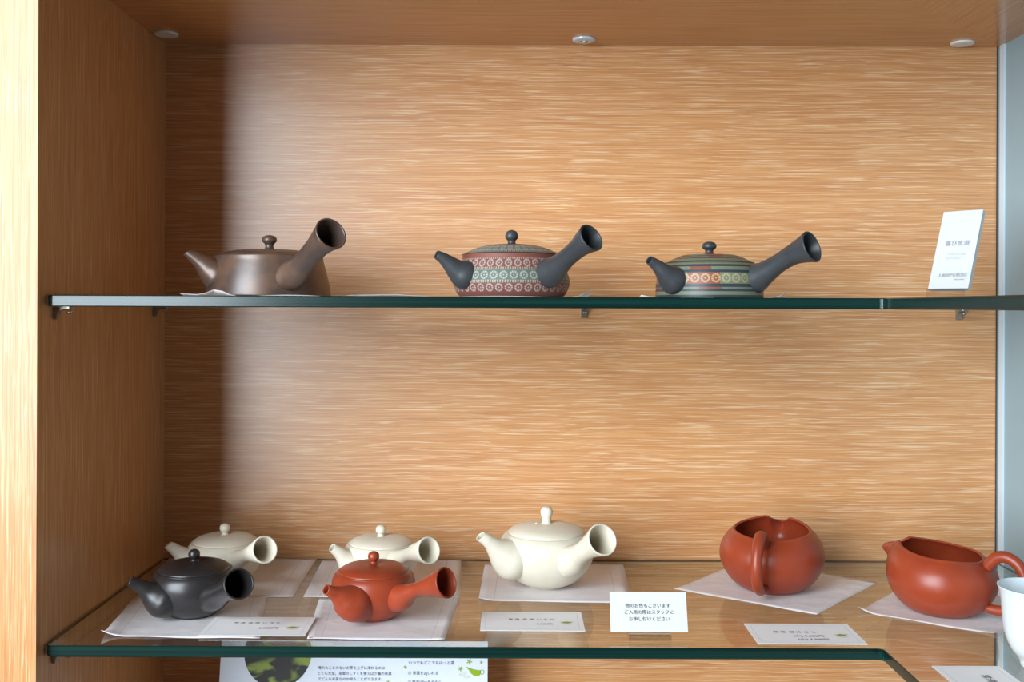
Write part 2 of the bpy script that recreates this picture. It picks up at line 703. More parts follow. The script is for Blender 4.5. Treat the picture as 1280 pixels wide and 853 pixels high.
# round caps on the ceiling board
for px, py, kind, label in ((208, 44, 0, 'round white cap on the ceiling in the corner by the brown side panel'),
                            (730, 51, 1, 'round metal cap with a slot on the ceiling at mid-width'),
                            (1203, 55.5, 0, 'round white cap on the ceiling near the grey panel')):
    r = 0.0133
    p = on_z(px, py, ZT - 0.002)
    x = max(p.x, XL + r + 0.0005)
    y = min(p.y, YB - r - 0.001)
    root = empty('ceiling_cap', (x, y, ZC + ZT))
    tag(root, label, 'cap', 'ceiling caps')
    if kind == 0:
        lathe('disc', [(0, -0.0026), (r * 0.6, -0.0026), (r * 0.93, -0.0022), (r, -0.0010), None, (r, -0.0001), None, (0, -0.0001)], M['white_cap'], root, seg=40, smooth_n=3)
    else:
        lathe('ring_plate', [(0.0042, -0.0001), None, (0.0042, -0.0030), None, (r * 0.9, -0.0024), (r, -0.0010), None, (r, -0.0001)], M['alu'], root, seg=40, smooth_n=3)
        lathe('socket', [(0, -0.0012), None, (0.0043, -0.0012), None, (0.0043, -0.0001), None, (0, -0.0001)], M['steel'], root, seg=24)
        bevel_box('catch', -0.0016, 0.0016, -0.0035, 0.0035, -0.0042, -0.0010, M['alu'], root, 0.0004)

# ------------------------------------------------------------------ clays and decorated ware
M['cream'] = clay('cream_clay', srgb(216, 205, 185), srgb(222, 212, 192), 0.45, 0.35, 0.06)
M['red'] = clay('red_clay', srgb(142, 55, 30), srgb(152, 61, 34), 0.36, 0.45, 0.06)
M['black'] = clay('black_clay', srgb(36, 32, 32), srgb(43, 39, 39), 0.33, 0.5, 0.10)
M['charcoal'] = clay('charcoal_clay', srgb(52, 55, 58), srgb(59, 62, 65), 0.42, 0.45, 0.12)
M['bronze'] = clay('smoked_brown_clay', srgb(78, 62, 55), srgb(104, 78, 62), 0.36, 0.7, 0.25, 0.15)
M['porcelain'] = plain('white_porcelain', srgb(214, 223, 227), 0.22, 0.5, 0, 0.4, 0.08)


def flower_mask(ang, v, count, spacing, v0, off, rad, petals=13):
    du = ((ang * (count / (2 * PI)) + off).fract() - 0.5) * spacing
    dv = v - v0
    rho = (du * du + dv * dv).sqrt()
    th = dv.atan2(du)
    pet = (th * float(petals)).cos().smooth(-0.4, 0.6, 0.25, 0.9)
    ring = rho.smooth(rad * 0.50, rad * 0.66) * rho.smooth(rad * 0.9, rad * 1.08, 1.0, 0.0)
    dot = rho.smooth(rad * 0.14, rad * 0.26, 1.0, 0.0) * 0.6
    return (ring * pet).mx(dot)


def patterned_body(name, s, ybase, rows, bands, rim_col):
    """s: px per metre at the pot; bands: (y_top, y_bottom, colour) in photo px; rows: flower rows"""
    m, nt, b = new_mat(name)
    vec, x, y, z = coords(nt)
    ang = y.atan2(x)
    v = z * -s + ybase                        # height as px row
    col = rim_col
    for y0, y1, c in bands:
        col = mixc(nt, v.inside(y0, y1), col, c)
    # stippled tool marks along the band edges
    st = (ang * 150.0).cos().gt(0.0)
    for y0, y1, c in bands:
        for e in (y0 + 0.9, y1 - 1.0):
            ln = v.inside(e - 0.8, e + 0.8) * st * 0.5
            col = mixc(nt, ln, col, srgb(196, 190, 178))
    for v0, off, rad, cnt, spc in rows:
        col = mixc(nt, flower_mask(ang, v, cnt, spc, v0, off, rad) * 0.92, col, srgb(186, 180, 173))
    nt.links.new(col, b.inputs['Base Color'])
    b.inputs['Roughness'].default_value = 0.55
    b.inputs['Specular IOR Level'].default_value = 0.35
    return m


RED_BAND, GREEN_BAND = srgb(116, 70, 60), srgb(92, 104, 91)


def striped_body(name, s, ybase):
    m, nt, b = new_mat(name)
    vec, x, y, z = coords(nt)
    ang = y.atan2(x)
    v = z * -s + ybase
    dark, green, red, cream = srgb(52, 60, 66), srgb(116, 122, 100), srgb(138, 76, 56), srgb(196, 180, 134)
    col = dark
    st = (ang * 120.0).cos().gt(0.0)

    def sector(off, frac, k=5.0):
        return (ang * (k / (2 * PI)) + off).fract().lt(frac)

    for y0, y1, off, frac in ((316.0, 320.6, 0.47, 0.45), (321.6, 323.6, 0.42, 0.30), (324.6, 327.2, 0.0, 0.0), (328.6, 332.2, 0.0, 0.0),
                              (334.9, 338.9, 0.70, 0.32), (342.2, 355.6, 0.73, 0.48), (359.6, 362.0, 0.55, 0.32), (364.8, 368.9, 0, 0)):
        c = green
        if frac:
            c = mixc(nt, sector(off, frac), green, red)
        col = mixc(nt, v.inside(y0, y1), col, c)
        if y1 - y0 < 6:
            mid = (y0 + y1) / 2
            col = mixc(nt, v.inside(mid - 0.7, mid + 0.7) * st * 0.45, col, srgb(60, 66, 62))
    col = mixc(nt, flower_mask(ang, v, 33, 12.5, 348.8, 0.15, 5.6, 15) * 0.9, col, cream)
    nt.links.new(col, b.inputs['Base Color'])
    b.inputs['Roughness'].default_value = 0.45
    b.inputs['Specular IOR Level'].default_value = 0.45
    return m


# ------------------------------------------------------------------ side-handled teapots
def teapot(label, cx, yc, zshelf, ybase, prof, lid, knob, spout, handle, mats, group, tip_n=(-0.6, -0.1, 0.9), mouth_wall=2.2, lift=0.0006, hole=None,
           body_mat=None, lid_mat=None, knob_in=True):
    """profiles are (r, y) in photo px on the pot's axis; spout and handle points are (px, py, nearer-by-metres, r px)"""
    s = F / yc
    ax = P(cx, ybase, yc)
    root = empty('side_handle_teapot', (ax.x, yc, ZC + zshelf + lift))
    tag(root, label, 'teapot', group)
    conv = lambda pr: [None if q is None else (q[0] / s, (ybase - q[1]) / s) for q in pr]
    lathe('body', conv(prof), body_mat or mats, root, seg=72)
    ld_ = lathe('lid', conv(lid), lid_mat or mats, root, seg=72)
    lathe('knob', conv(knob), mats, ld_, seg=32)
    if hole:
        hr, hz = hole
        h = lathe('vent_hole', [(0, 0.0001), None, (0.0006, 0.0001), None, (0.0007, 0.0008), None, (0.0011, 0.0007), None, (0.0014, -0.0002)], mats, ld_, seg=16)
        h.location = (-hr / s, -0.002, (ybase - hz) / s)
    base = Vector((ax.x, yc, ax.z))

    def loc(q):
        px, py, near, r = q
        yy = yc - near
        return P(px, py, yy) - base, r * yy / F

    sweep('spout', [loc(q) for q in spout], mats, root, seg=28, wall=1.5 / s, deep=0.55, tip_normal=Vector(tip_n), stiff=0.25)
    sweep('handle', [loc(q) for q in handle], mats, root, seg=40, wall=mouth_wall / s, deep=0.85)
    return root


UP = 'teapots on the upper glass shelf'
YU = 1.04
# smoked brown, slightly conical
teapot('flat smoked-brown clay teapot with a plain conical body and flared side handle', 336.5, YU, Z1, 372.8,
       [(0, 372.8), None, (75, 372.8), (76.5, 371.5), (76, 369), (73, 352), (69.5, 338), (67, 329), (66.5, 326), (66.5, 323.5), (64.5, 322), None, (60, 322.4), None, (0, 324)],
       [(0, 323), None, (60.5, 322.6), (60.5, 321), (55, 318.6), (42, 315.6), (24, 314), (0, 313.4)],
       [(0, 314), None, (6.2, 314.2), (5.2, 311), (5.3, 307.5), (8.6, 304), (9.2, 301), (7.2, 297.6), (3.5, 296), (0, 295.6)],
       [(282, 347, 0.022, 19), (270, 345, 0.028, 19.5), (260, 338, 0.031, 15), (251, 329.5, 0.034, 10.8), (242, 322.5, 0.037, 7.8), (234.5, 317.6, 0.039, 5.8)],
       [(352, 356, 0.035, 15), (365, 346, 0.055, 18), (375, 335, 0.074, 15), (385, 323.5, 0.092, 13.4), (398, 309, 0.108, 15), (407, 300, 0.118, 18.2), (413.5, 294, 0.125, 21.5)],
       M['bronze'], UP, tip_n=(-0.5, -0.1, 0.85))

# red and green bands of stamped flowers
s2 = F / YU
M['flowers_body'] = patterned_body('stamped_flower_bands', s2, 372.8,
                                   [(331.6, 0.10, 4.8, 37, 12.0), (346.2, 0.55, 5.0, 37, 12.0), (361.2, 0.30, 4.9, 38, 12.0)],
                                   [(325.2, 338.4, RED_BAND), (338.4, 353.8, GREEN_BAND), (353.8, 374, RED_BAND)], srgb(122, 70, 56))
M['flowers_lid'] = patterned_body('stamped_flower_lid', s2, 372.8, [(312.9, 0.2, 3.0, 34, 10.0)],
                                  [(300, 310.0, RED_BAND), (310.0, 316.8, GREEN_BAND), (316.8, 330, srgb(50, 54, 56))], RED_BAND)
teapot('flat teapot with red and green bands of stamped white flowers and charcoal handle', 639.3, YU, Z1, 372.8,
       [(0, 372.8), None, (60, 372.8), (64.5, 371.5), (69, 366), (72.2, 357), (72, 348), (68, 337), (63.5, 328), (61.5, 324), (61.5, 320), (60, 319), None, (57, 319.3), None, (0, 321)],
       [(0, 320), None, (58, 319.6), (58.5, 318.2), (55, 316), (46, 312), (33, 308.3), (17, 306.4), (0, 306)],
       [(0, 306.6), None, (6, 306.8), (5, 304.4), (5, 301.5), (7.6, 298.8), (8.1, 295), (6.4, 290.6), (3, 288.5), (0, 288)],
       [(592, 346, 0.026, 18), (580, 344, 0.034, 18.5), (569.5, 337.5, 0.038, 13.6), (561, 329.5, 0.042, 9.8), (553, 323, 0.045, 7.2), (546, 319, 0.047, 5.6)],
       [(668, 350, 0.025, 15), (686, 342, 0.046, 18.5), (697, 333.5, 0.066, 14.4), (708, 323.5, 0.083, 12), (722, 311.4, 0.098, 12.6), (731, 303.6, 0.106, 15.6), (738.8, 297.8, 0.112, 18.8)],
       M['charcoal'], UP, tip_n=(-0.8, -0.4, 0.35), body_mat=M['flowers_body'], lid_mat=M['flowers_lid'])

# striped with a flower frieze
M['stripe_body'] = striped_body('striped_flower_frieze', s2, 372.8)
teapot('flat teapot with olive and red stripes, yellow flower frieze and long charcoal handle', 886.3, YU, Z1, 372.8,
       [(0, 372.8), None, (65, 372.8), (66.2, 371.5), (66.2, 366), (66, 356), (65, 346), (63.5, 340), (60.5, 334), (57, 330.5), (54.5, 329), None, (51, 329.4), None, (0, 330)],
       [(0, 330), None, (52, 329), (51, 327.4), (44, 323.4), (35, 319.8), (29, 318.4), (15, 317.8), (0, 317.6)],
       [(0, 318), None, (6.4, 318), (5.2, 315.4), (5.3, 312.4), (8.4, 309.8), (9, 307.4), (7.6, 304), (3.8, 302), (0, 301.6)],
       [(854, 351, 0.026, 17.5), (842, 350, 0.034, 18), (833, 344, 0.038, 14), (826, 336.6, 0.042, 9.8), (819, 330, 0.044, 7.2), (812, 325, 0.046, 5.6)],
       [(922, 356, 0.012, 15), (942, 348.5, 0.031, 19), (957, 340, 0.045, 14.5), (973, 329, 0.058, 12), (990, 318.6, 0.071, 13), (1003, 312.6, 0.080, 16.2), (1014.5, 308, 0.087, 20.6)],
       M['charcoal'], UP, tip_n=(-0.7, -0.55, 0.4), body_mat=M['stripe_body'], lid_mat=M['stripe_body'])

LO = 'teapots on the lower glass shelf'


def small_pot(k, yb):
    """the little round kyusu seen four times: profile in px at 1296 px/m scaled by k, base row yb"""
    h = lambda pr: [None if q is None else (q[0] * k, yb - q[1] * k) for q in pr]
    body = h([(0, 0), None, (26, 0), (28.5, 0.8), (38, 7.5), (45.5, 16), (50.5, 27), (52, 38), (50.8, 47), (48, 52.5), (45.4, 55), None, (43.2, 55.6), None, (0, 53)])
    lid = h([(0, 54), None, (43, 54.4), (43.6, 55.8), (42.6, 57.6), (37, 61), (28, 63.6), (16, 64.9), (6, 64.4), (0, 64.2)])
    knob = h([(0, 63.8), None, (5.6, 64.3), (4.4, 66), (4.3, 68), (6.4, 70.4), (7.2, 73.4), (6.2, 77.2), (3.2, 79.4), (0, 80)])
    return body, lid, knob


def pot_row(cx, yc):
    return VY + (-Z2) * F / yc - 0.0012 * F / yc + (cx - VX) * math.sin(ROLL)


# black
yc = 0.966
b_, l_, k_ = small_pot(1296 ** -1 * F / yc, pot_row(242.5, yc))
teapot('black clay teapot with round lid knob standing before a cream teapot', 242.5, yc, Z2, pot_row(242.5, yc), b_, l_, k_,
       [(214, 750, 0.016, 23), (203, 748.5, 0.026, 23.5), (192.5, 744.5, 0.030, 18.5), (184, 739, 0.033, 12), (175.5, 733.5, 0.036, 8.6), (168, 730, 0.038, 7.2), (162.5, 727.2, 0.040, 6.4)],
       [(256, 752, 0.018, 13), (267, 747.5, 0.035, 16), (275, 742.5, 0.050, 13.5), (283, 738, 0.066, 13.5), (291, 734, 0.081, 16), (298.5, 730.4, 0.094, 19.4)],
       M['black'], LO, tip_n=(-0.8, -0.25, 0.55), lift=0.0012, hole=(12, pot_row(242.5, yc) - 62.5), mouth_wall=2.0)
# red
yc = 0.960
b_, l_, k_ = small_pot(1296 ** -1 * F / yc, pot_row(466.8, yc))
teapot('red clay teapot with round lid knob standing before a cream teapot', 466.8, yc, Z2, pot_row(466.8, yc), b_, l_, k_,
       [(456, 756, 0.020, 22), (443, 754, 0.034, 23.5), (432, 751, 0.040, 19.5), (425, 746, 0.044, 13.2), (418.5, 742, 0.047, 9.2), (413, 739.4, 0.050, 7.2), (407.8, 737.4, 0.052, 6.4)],
       [(486, 752, 0.014, 13), (501, 747, 0.030, 16.5), (510, 742, 0.040, 11.5), (521, 737.4, 0.048, 9.0), (533, 734.4, 0.055, 11.4), (546, 731.4, 0.062, 15.8), (557.5, 728.8, 0.068, 19.4)],
       M['red'], LO, tip_n=(-0.65, -0.65, 0.4), lift=0.0012, hole=(13, pot_row(466.8, yc) - 63), mouth_wall=2.0)
# cream pair at the back
yc = 1.080
b_, l_, k_ = small_pot(1296 ** -1 * F / yc, pot_row(281, yc))
teapot('cream clay teapot at the back wall behind the black teapot', 281, yc, Z2, pot_row(281, yc), b_, l_, k_,
       [(252, 706, 0.010, 19), (243, 704, 0.016, 20), (234, 700, 0.018, 15.5), (227.5, 694.6, 0.020, 11), (221.5, 689.6, 0.022, 8), (215.5, 685, 0.023, 6.6), (210.3, 681.8, 0.024, 5.6)],
       [(288, 706, 0.018, 12), (297, 701, 0.035, 12.5), (304, 697, 0.048, 9.4), (311, 693.6, 0.060, 9.2), (320, 690.6, 0.074, 12.6), (330.8, 687.6, 0.088, 17.3)],
       M['cream'], LO, tip_n=(-0.6, -0.15, 0.75), lift=0.0012, mouth_wall=2.4)
yc = 1.075
b_, l_, k_ = small_pot(1296 ** -1 * F / yc, pot_row(476, yc))
teapot('cream clay teapot at the back wall behind the red teapot', 476, yc, Z2, pot_row(476, yc), b_, l_, k_,
       [(452, 708, 0.012, 19), (443, 706, 0.020, 20), (435, 702, 0.023, 15.5), (429.5, 697, 0.025, 11), (424.5, 692, 0.027, 8), (420, 688.4, 0.028, 6.6), (415.5, 685.4, 0.029, 5.6)],
       [(486, 705, 0.018, 12), (496, 700.6, 0.034, 12.5), (503, 696.6, 0.044, 8.8), (511, 693.4, 0.053, 8.2), (520, 691.4, 0.063, 11.4), (528, 690, 0.071, 14), (535.8, 688.6, 0.079, 17.2)],
       M['cream'], LO, tip_n=(-0.65, -0.5, 0.55), lift=0.0012, mouth_wall=2.4)
# the larger cream pot
yc = 1.072
yb = pot_row(683, yc)
d = yb - 731
teapot('large cream-white clay teapot with a wide flared handle beside the small sign', 683, yc, Z2, yb,
       [None if q is None else (q[0], q[1] + d) for q in
        [(0, 731), None, (23, 731), (25.5, 730.2), (38, 724), (48.5, 714), (56, 702.5), (58.8, 690), (58.2, 679.5), (55, 671.5), (50.5, 667), None, (47, 666.4), None, (0, 668)]],
       [None if q is None else (q[0], q[1] + d) for q in
        [(0, 668), None, (47, 667.6), (47.6, 665.6), (46.4, 663.4), (40.5, 659.8), (30, 656.8), (17, 655), (6, 655.2), (0, 655.4)]],
       [None if q is None else (q[0], q[1] + d) for q in
        [(0, 656), None, (6.6, 656), (5.4, 653), (5.8, 648.6), (7.4, 643.4), (7.6, 639.6), (6, 635.6), (3, 634), (0, 633.6)]],
       [(652, 700, 0.012, 25), (640, 698, 0.024, 26.5), (629, 693, 0.028, 21), (620.5, 686, 0.031, 14), (613, 678.6, 0.034, 9.4), (607, 673.8, 0.036, 7.6), (601, 670.4, 0.037, 6.6)],
       [(700, 708, 0.022, 16), (714, 700, 0.044, 18), (723, 693.6, 0.060, 13.6), (731, 687.6, 0.075, 12.6), (741, 681, 0.091, 15.2), (752.8, 674.4, 0.107, 20.4)],
       M['cream'], LO, tip_n=(-0.55, -0.35, 0.75), lift=0.0006, hole=(13, yb - 76.2), mouth_wall=2.2)


# ------------------------------------------------------------------ red-brown creamers
def creamer(label, cx, yc, k, spout_dir, lift, clay_mat):
    yb = pot_row(cx, yc)
    ax = P(cx, yb, yc)
    root = empty('creamer_jug', (ax.x, yc, ZC + Z2 + lift))
    root.rotation_euler = (0, 0, spout_dir)
    root.scale = (k, k, k)
    tag(root, label, 'jug', 'handled creamer jugs')
    R = 0.0547
    seg = 96
    prof = [(0.0, 0.0), (0.028, 0.0), (0.031, 0.0008), (0.040, 0.0065), (0.0478, 0.0155), (0.0530, 0.0265), (0.0547, 0.0365), (0.0532, 0.0465), (0.0485, 0.0550), (0.0425, 0.0608)]
    outer = catmull(prof[1:], 4)
    t_n = len(outer) - 1
    wall = 0.0034

    def ring(r, z, w, extra=0.0):
        pts = []
        for i in range(seg):
            a = 2 * PI * i / seg
            da = (a + PI) % (2 * PI) - PI
            bump_ = math.exp(-(da / 0.15) ** 2)
            q = abs(da)
            lips = max(0.0, 1 - (q - 0.30) / 1.35) ** 1.4 if q > 0.30 else (q / 0.30) ** 1.5
            rr = r + w * (0.0205 * bump_ * w * w + 0.002 * lips - 0.0012)
            back = math.exp(-((abs(da) - PI) / 0.7) ** 2)
            zz = z + w * (-0.0030 * bump_ + 0.0055 * lips + 0.0012 * math.cos(da) - 0.0025 * back)
            pts.append(((rr - extra) * math.cos(a), (rr - extra) * math.sin(a), zz))
        return pts

    rings = []
    for i, (r, z) in enumerate(outer):
        w = max(0.0, (z - 0.030) / 0.0308)
        rings.append(ring(r, z, w * w * (3 - 2 * w)))
    r_l, z_l = outer[-1]
    for kk in range(1, 4):
        a = PI * kk / 4
        rings.append(ring(r_l, z_l + 0.0014 * math.sin(a), 1.0, wall * (1 - math.cos(a)) / 2))
    for i in range(t_n, 3, -1):
        r, z = outer[i]
        w = max(0.0, (z - 0.030) / 0.0308)
        rings.append(ring(r, max(z, 0.004), w * w * (3 - 2 * w), wall))
    v, f = [], []
    for rg in rings:
        v += rg
    for i in range(len(rings) - 1):
        for q in range(seg):
            q2 = (q + 1) % seg
            f.append((i * seg + q, i * seg + q2, (i + 1) * seg + q2, (i + 1) * seg + q))
    f.append(tuple(range(seg - 1, -1, -1)))
    f.append(tuple(range((len(rings) - 1) * seg, len(rings) * seg)))
    b = link_mesh('body', v, f, clay_mat, root)
    auto_smooth(b, 60)
    hp = [(0.0440, 0.0500, 0.0056), (0.0475, 0.0570, 0.0066), (0.0545, 0.0645, 0.0067), (0.0640, 0.0662, 0.0066), (0.0745, 0.0605, 0.0065), (0.0810, 0.0490, 0.0064), (0.0825, 0.0370, 0.0063),
          (0.0785, 0.0250, 0.0062), (0.0690, 0.0155, 0.0060), (0.0570, 0.0115, 0.0057), (0.0420, 0.0120, 0.0052)]
    sweep('handle', [(Vector((-r, 0, z)), w * 0.9) for r, z, w in hp], clay_mat, root, seg=24)
    return root


creamer('rust-red clay creamer with its loop handle turned forward on a diamond-laid paper', 964.3, 1.063, 1.0, math.radians(65), 0.0006, M['red'])
creamer('rust-red clay creamer with pouring lip, loop handle behind the white cup', 1177, 0.985, 0.945, math.radians(136), 0.0006, M['red'])

# ------------------------------------------------------------------ white cup
cy = 0.832
cxp = P(1296, 832, cy)
root = empty('porcelain_cup', (cxp.x, cy, ZC + Z2 + 0.0002))
tag(root, 'white porcelain cup with flared rim in front of a red creamer handle', 'cup')
lathe('bowl', [(0, 0.0052), None, (0.0125, 0.0052), (0.0150, 0.0075), (0.0205, 0.0150), (0.0245, 0.0260), (0.0264, 0.0390), (0.0274, 0.0520), (0.0288, 0.0610), (0.0303, 0.0655),
               (0.0300, 0.0662), (0.0290, 0.0655), (0.0272, 0.0600), (0.0254, 0.0480), (0.0240, 0.0330), (0.0205, 0.0200), (0.012, 0.0110), (0, 0.0095)], M['porcelain'], root, seg=64)
lathe('foot_ring', [(0, 0.0056), None, (0.0132, 0.0062), None, (0.0126, 0.0005), (0.0118, 0.0), None, (0.0106, 0.0004), None, (0.0104, 0.004), None, (0, 0.004)], M['porcelain'], root, seg=48, smooth_n=2)


# ------------------------------------------------------------------ papers under the pots
def paper(corners, z, label, mat, curls=(), wave=0.0, edge=0.0, group='white papers under the pots', n=20, name='paper_sheet', seed=0):
    """corners: world XY in order front-left, front-right, back-right, back-left; curls: (u, v, reach, height)"""
    rnd = random.Random(seed)
    ph = [rnd.uniform(0, 6.28) for _ in range(6)]
    A, B, C, D = [Vector((c[0], c[1], 0)) for c in corners]
    ctr = (A + B + C + D) / 4
    lu, lv = (B - A).length, (D - A).length

    def dz(u, v):
        h = wave * (0.5 + 0.5 * math.sin(7 * u + ph[0]) * math.sin(6 * v + ph[1]))
        e = min(u, 1 - u, v, 1 - v)
        h += edge * max(0.0, 1 - e / 0.07) ** 2 * (0.55 + 0.45 * math.sin(11 * (u + v) + ph[2]))
        for cu, cv, reach, hh in curls:
            d = math.hypot((u - cu) * lu, (v - cv) * lv)
            h += hh * max(0.0, 1 - d / reach) ** 2
        return h

    t = 0.00012
    v, uv, f = [], [], []
    for side in (0, 1):
        for j in range(n + 1):
            for i in range(n + 1):
                u, w = i / n, j / n
                p = A * (1 - u) * (1 - w) + B * u * (1 - w) + C * u * w + D * (1 - u) * w - ctr
                v.append((p.x, p.y, dz(u, w) + side * t))
                uv.append((u, w))
    k = (n + 1) ** 2
    idx = lambda i, j, s: s * k + j * (n + 1) + i
    for j in range(n):
        for i in range(n):
            f.append((idx(i, j, 1), idx(i + 1, j, 1), idx(i + 1, j + 1, 1), idx(i, j + 1, 1)))
            f.append((idx(i, j + 1, 0), idx(i + 1, j + 1, 0), idx(i + 1, j, 0), idx(i, j, 0)))
    for i in range(n):
        f.append((idx(i, 0, 0), idx(i + 1, 0, 0), idx(i + 1, 0, 1), idx(i, 0, 1)))
        f.append((idx(i + 1, n, 0), idx(i, n, 0), idx(i, n, 1), idx(i + 1, n, 1)))
        f.append((idx(0, i + 1, 0), idx(0, i, 0), idx(0, i, 1), idx(0, i + 1, 1)))
        f.append((idx(n, i, 0), idx(n, i + 1, 0), idx(n, i + 1, 1), idx(n, i, 1)))
    o = link_mesh(name, v, f, mat, uvs=uv)
    o.location = (ctr.x, ctr.y, ZC + z)
    return tag(o, label, 'paper', group)


def sh(*pts):
    return [tuple(on_z(px, py, Z2)[:2]) for px, py in pts]


paper(sh((126, 797), (325, 799.5), (334, 745), (171, 744)), Z2 + 0.0001, 'white paper under the black teapot with a curled corner', M['washi'],
      curls=((0, 0, 0.024, 0.006),), edge=0.0009, seed=1)
paper(sh((384, 799.5), (556, 801.5), (575, 746), (399, 749)), Z2 + 0.0001, 'white paper under the red teapot', M['washi'], curls=((1, 0, 0.03, 0.0012),), edge=0.0006, seed=2)
paper(sh((170, 747), (366, 747.5), (396, 699.5), (212, 698.5)), Z2 + 0.0004, 'white paper under the cream teapot behind the black one', M['washi'], edge=0.0005, seed=3)
paper(sh((379, 747.5), (574.6, 748), (576.6, 700.5), (403, 701.5)), Z2 + 0.0004, 'white paper under the cream teapot behind the red one', M['washi'], edge=0.0005, seed=4)
paper(sh((598, 751.5), (791, 755), (779, 706.5), (606, 706)), Z2 + 0.0001, 'white paper under the large cream-white teapot', M['washi'], curls=((0, 0, 0.02, 0.003),), edge=0.0003, seed=5)
paper(sh((1020.5, 769), (1096.6, 729), (931, 702), (842.7, 737)), Z2 + 0.0001, 'diamond-laid white paper under the creamer with handle turned forward', M['washi_plain'], edge=0.0004, seed=6)
paper(sh((1073, 766), (1260, 797), (1290, 752), (1134, 731)), Z2 + 0.0001, 'white paper with curled corners under the creamer beside the cup', M['washi_plain'],
      curls=((0, 0, 0.02, 0.005), (1, 0, 0.022, 0.005)), edge=0.0008, seed=7)
# upper shelf
paper([(-0.314, 0.950), (-0.150, 0.940), (-0.150, 1.12), (-0.352, 1.13)], Z1 + 0.0001, 'white paper under the smoked-brown teapot', M['washi_plain'],
      curls=((0.22, 0, 0.022, 0.0075), (0.0, 0.0, 0.03, 0.0015)), edge=0.0014, seed=8)
paper([(-0.152, 0.930), (0.078, 0.948), (0.070, 1.12), (-0.140, 1.13)], Z1 + 0.0001, 'white paper under the teapot with stamped white flowers', M['washi_plain'],
      curls=((1, 0, 0.020, 0.0075), (0.2, 0, 0.06, 0.0016)), edge=0.0012, seed=9)
paper([(0.127, 0.955), (0.268, 0.960), (0.270, 1.12), (0.125, 1.13)], Z1 + 0.0001, 'white paper under the striped teapot with yellow flowers', M['washi_plain'],
      curls=((1, 0, 0.016, 0.0045), (0.0, 0, 0.03, 0.0024)), edge=0.0010, seed=10)


# ------------------------------------------------------------------ cards, signs, leaflet
def framed(name, origin, ex, ey, w, h, t, mat, label, cat, group=None, side=None):
    """a card: local X along its width, Y up its height, Z out of its face; its face is at local z = 0"""
    ex, ey = ex.normalized(), ey.normalized()
    ez = ex.cross(ey)
    root = empty(name, origin)
    root.matrix_world = Matrix(((ex.x, ey.x, ez.x, origin.x), (ex.y, ey.y, ez.y, origin.y), (ex.z, ey.z, ez.z, origin.z), (0, 0, 0, 1)))
    tag(root, label, cat, group)
    v, f = box_vf(0, w, 0, h, -t, 0)
    uv = [(x / w, y / h) for x, y, z in v]
    if side:
        link_mesh('board', v, f, None, root, smooth=False, mats=[mat, side], mat_idx=[0 if i == 1 else 1 for i in range(6)], uvs=uv)
    else:
        link_mesh('board', v, f, mat, root, smooth=False, uvs=uv)
    return root


def pot_logo(parent, cx, cy, w):
    k = w / 40.0
    body = [(-13, 0), (-11, -4), (-5, -6.5), (5, -6.5), (10, -4), (13, 0.5), (20, 4.5), (19, 6.5), (11, 4.5), (5, 6), (2, 6.6), (1.5, 9), (-1.5, 9), (-2, 6.6), (-6, 5.5), (-11, 3), (-19, 4), (-18, 2)]
    print_poly(parent, [[(cx + x * k, cy + y * k) for x, y in body]], M['olive_print'])
    bar = lambda y, a, b, h=1.6: [(cx + a * k, cy + y * k), (cx + b * k, cy + y * k), (cx + b * k, cy + (y + h) * k), (cx + a * k, cy + (y + h) * k)]
    print_poly(parent, [bar(-13, -17, 17, 2.4), bar(-19, -10, 12, 2.4)], M['pale_green_print'], name='logo_caption')


CW, CH = 0.097, 0.056
CARDS = 'price cards lying on the lower shelf'
X, Y_ = Vector((1, 0, 0)), Vector((0, 1, 0))
zc = ZC + Z2 + 0.0020


def price_card(px0, py0, px1, py1, label, lines, h=CH, z=0.0008):
    a, b = on_z(px0, py0, Z2), on_z(px1, py1, Z2)
    ex = Vector((b.x - a.x, b.y - a.y, 0)).normalized()
    ey = Vector((-ex.y, ex.x, 0))
    w = (Vector((b.x, b.y, 0)) - Vector((a.x, a.y, 0))).length
    c = framed('price_card', Vector((a.x, a.y, ZC + Z2 + z)), ex, ey, w, h, 0.0004, M['card'], label, 'card', CARDS)
    for body, u, v, wd in lines:
        print_text(c, body, u * w, v * h, wd * w, M['black_print'])
    pot_logo(c, 0.83 * w, 0.42 * h, 0.135 * w)
    return c


price_card(247.5, 798.2, 381, 798.6, 'white price card lying before the black teapot', [('常 滑  急 須  い ろ り', 0.46, 0.66, 0.44), ('4,400円', 0.60, 0.38, 0.19)], 0.0535, 0.0024)
price_card(600, 789.6, 731.6, 790.2, 'white price card lying before the large cream-white teapot', [('常 滑  急 須  い ろ り', 0.49, 0.58, 0.44), ('5,500円', 0.62, 0.33, 0.15)])
price_card(947.6, 806, 1085, 807, 'white price card lying before the creamer with handle turned forward',
           [('常 滑  湯 冷 ま し', 0.42, 0.56, 0.40), ('(大) 5,500円', 0.52, 0.36, 0.28), ('(小) 3,300円', 0.54, 0.20, 0.28)])
# card in the wing, turned to be read from the side
a = on_z(1165, 834, Z2)
c = framed('price_card', Vector((a.x, a.y, ZC + Z2 + 0.0008)), Vector((0, -1, 0)), Vector((1, 0, 0)), CW, CH, 0.0004, M['card'],
           'white price card turned sideways beside the white cup', 'card', CARDS)
print_text(c, '常滑 湯呑', 0.40 * CW, 0.60 * CH, 0.36 * CW, M['black_print'])
pot_logo(c, 0.83 * CW, 0.42 * CH, 0.135 * CW)

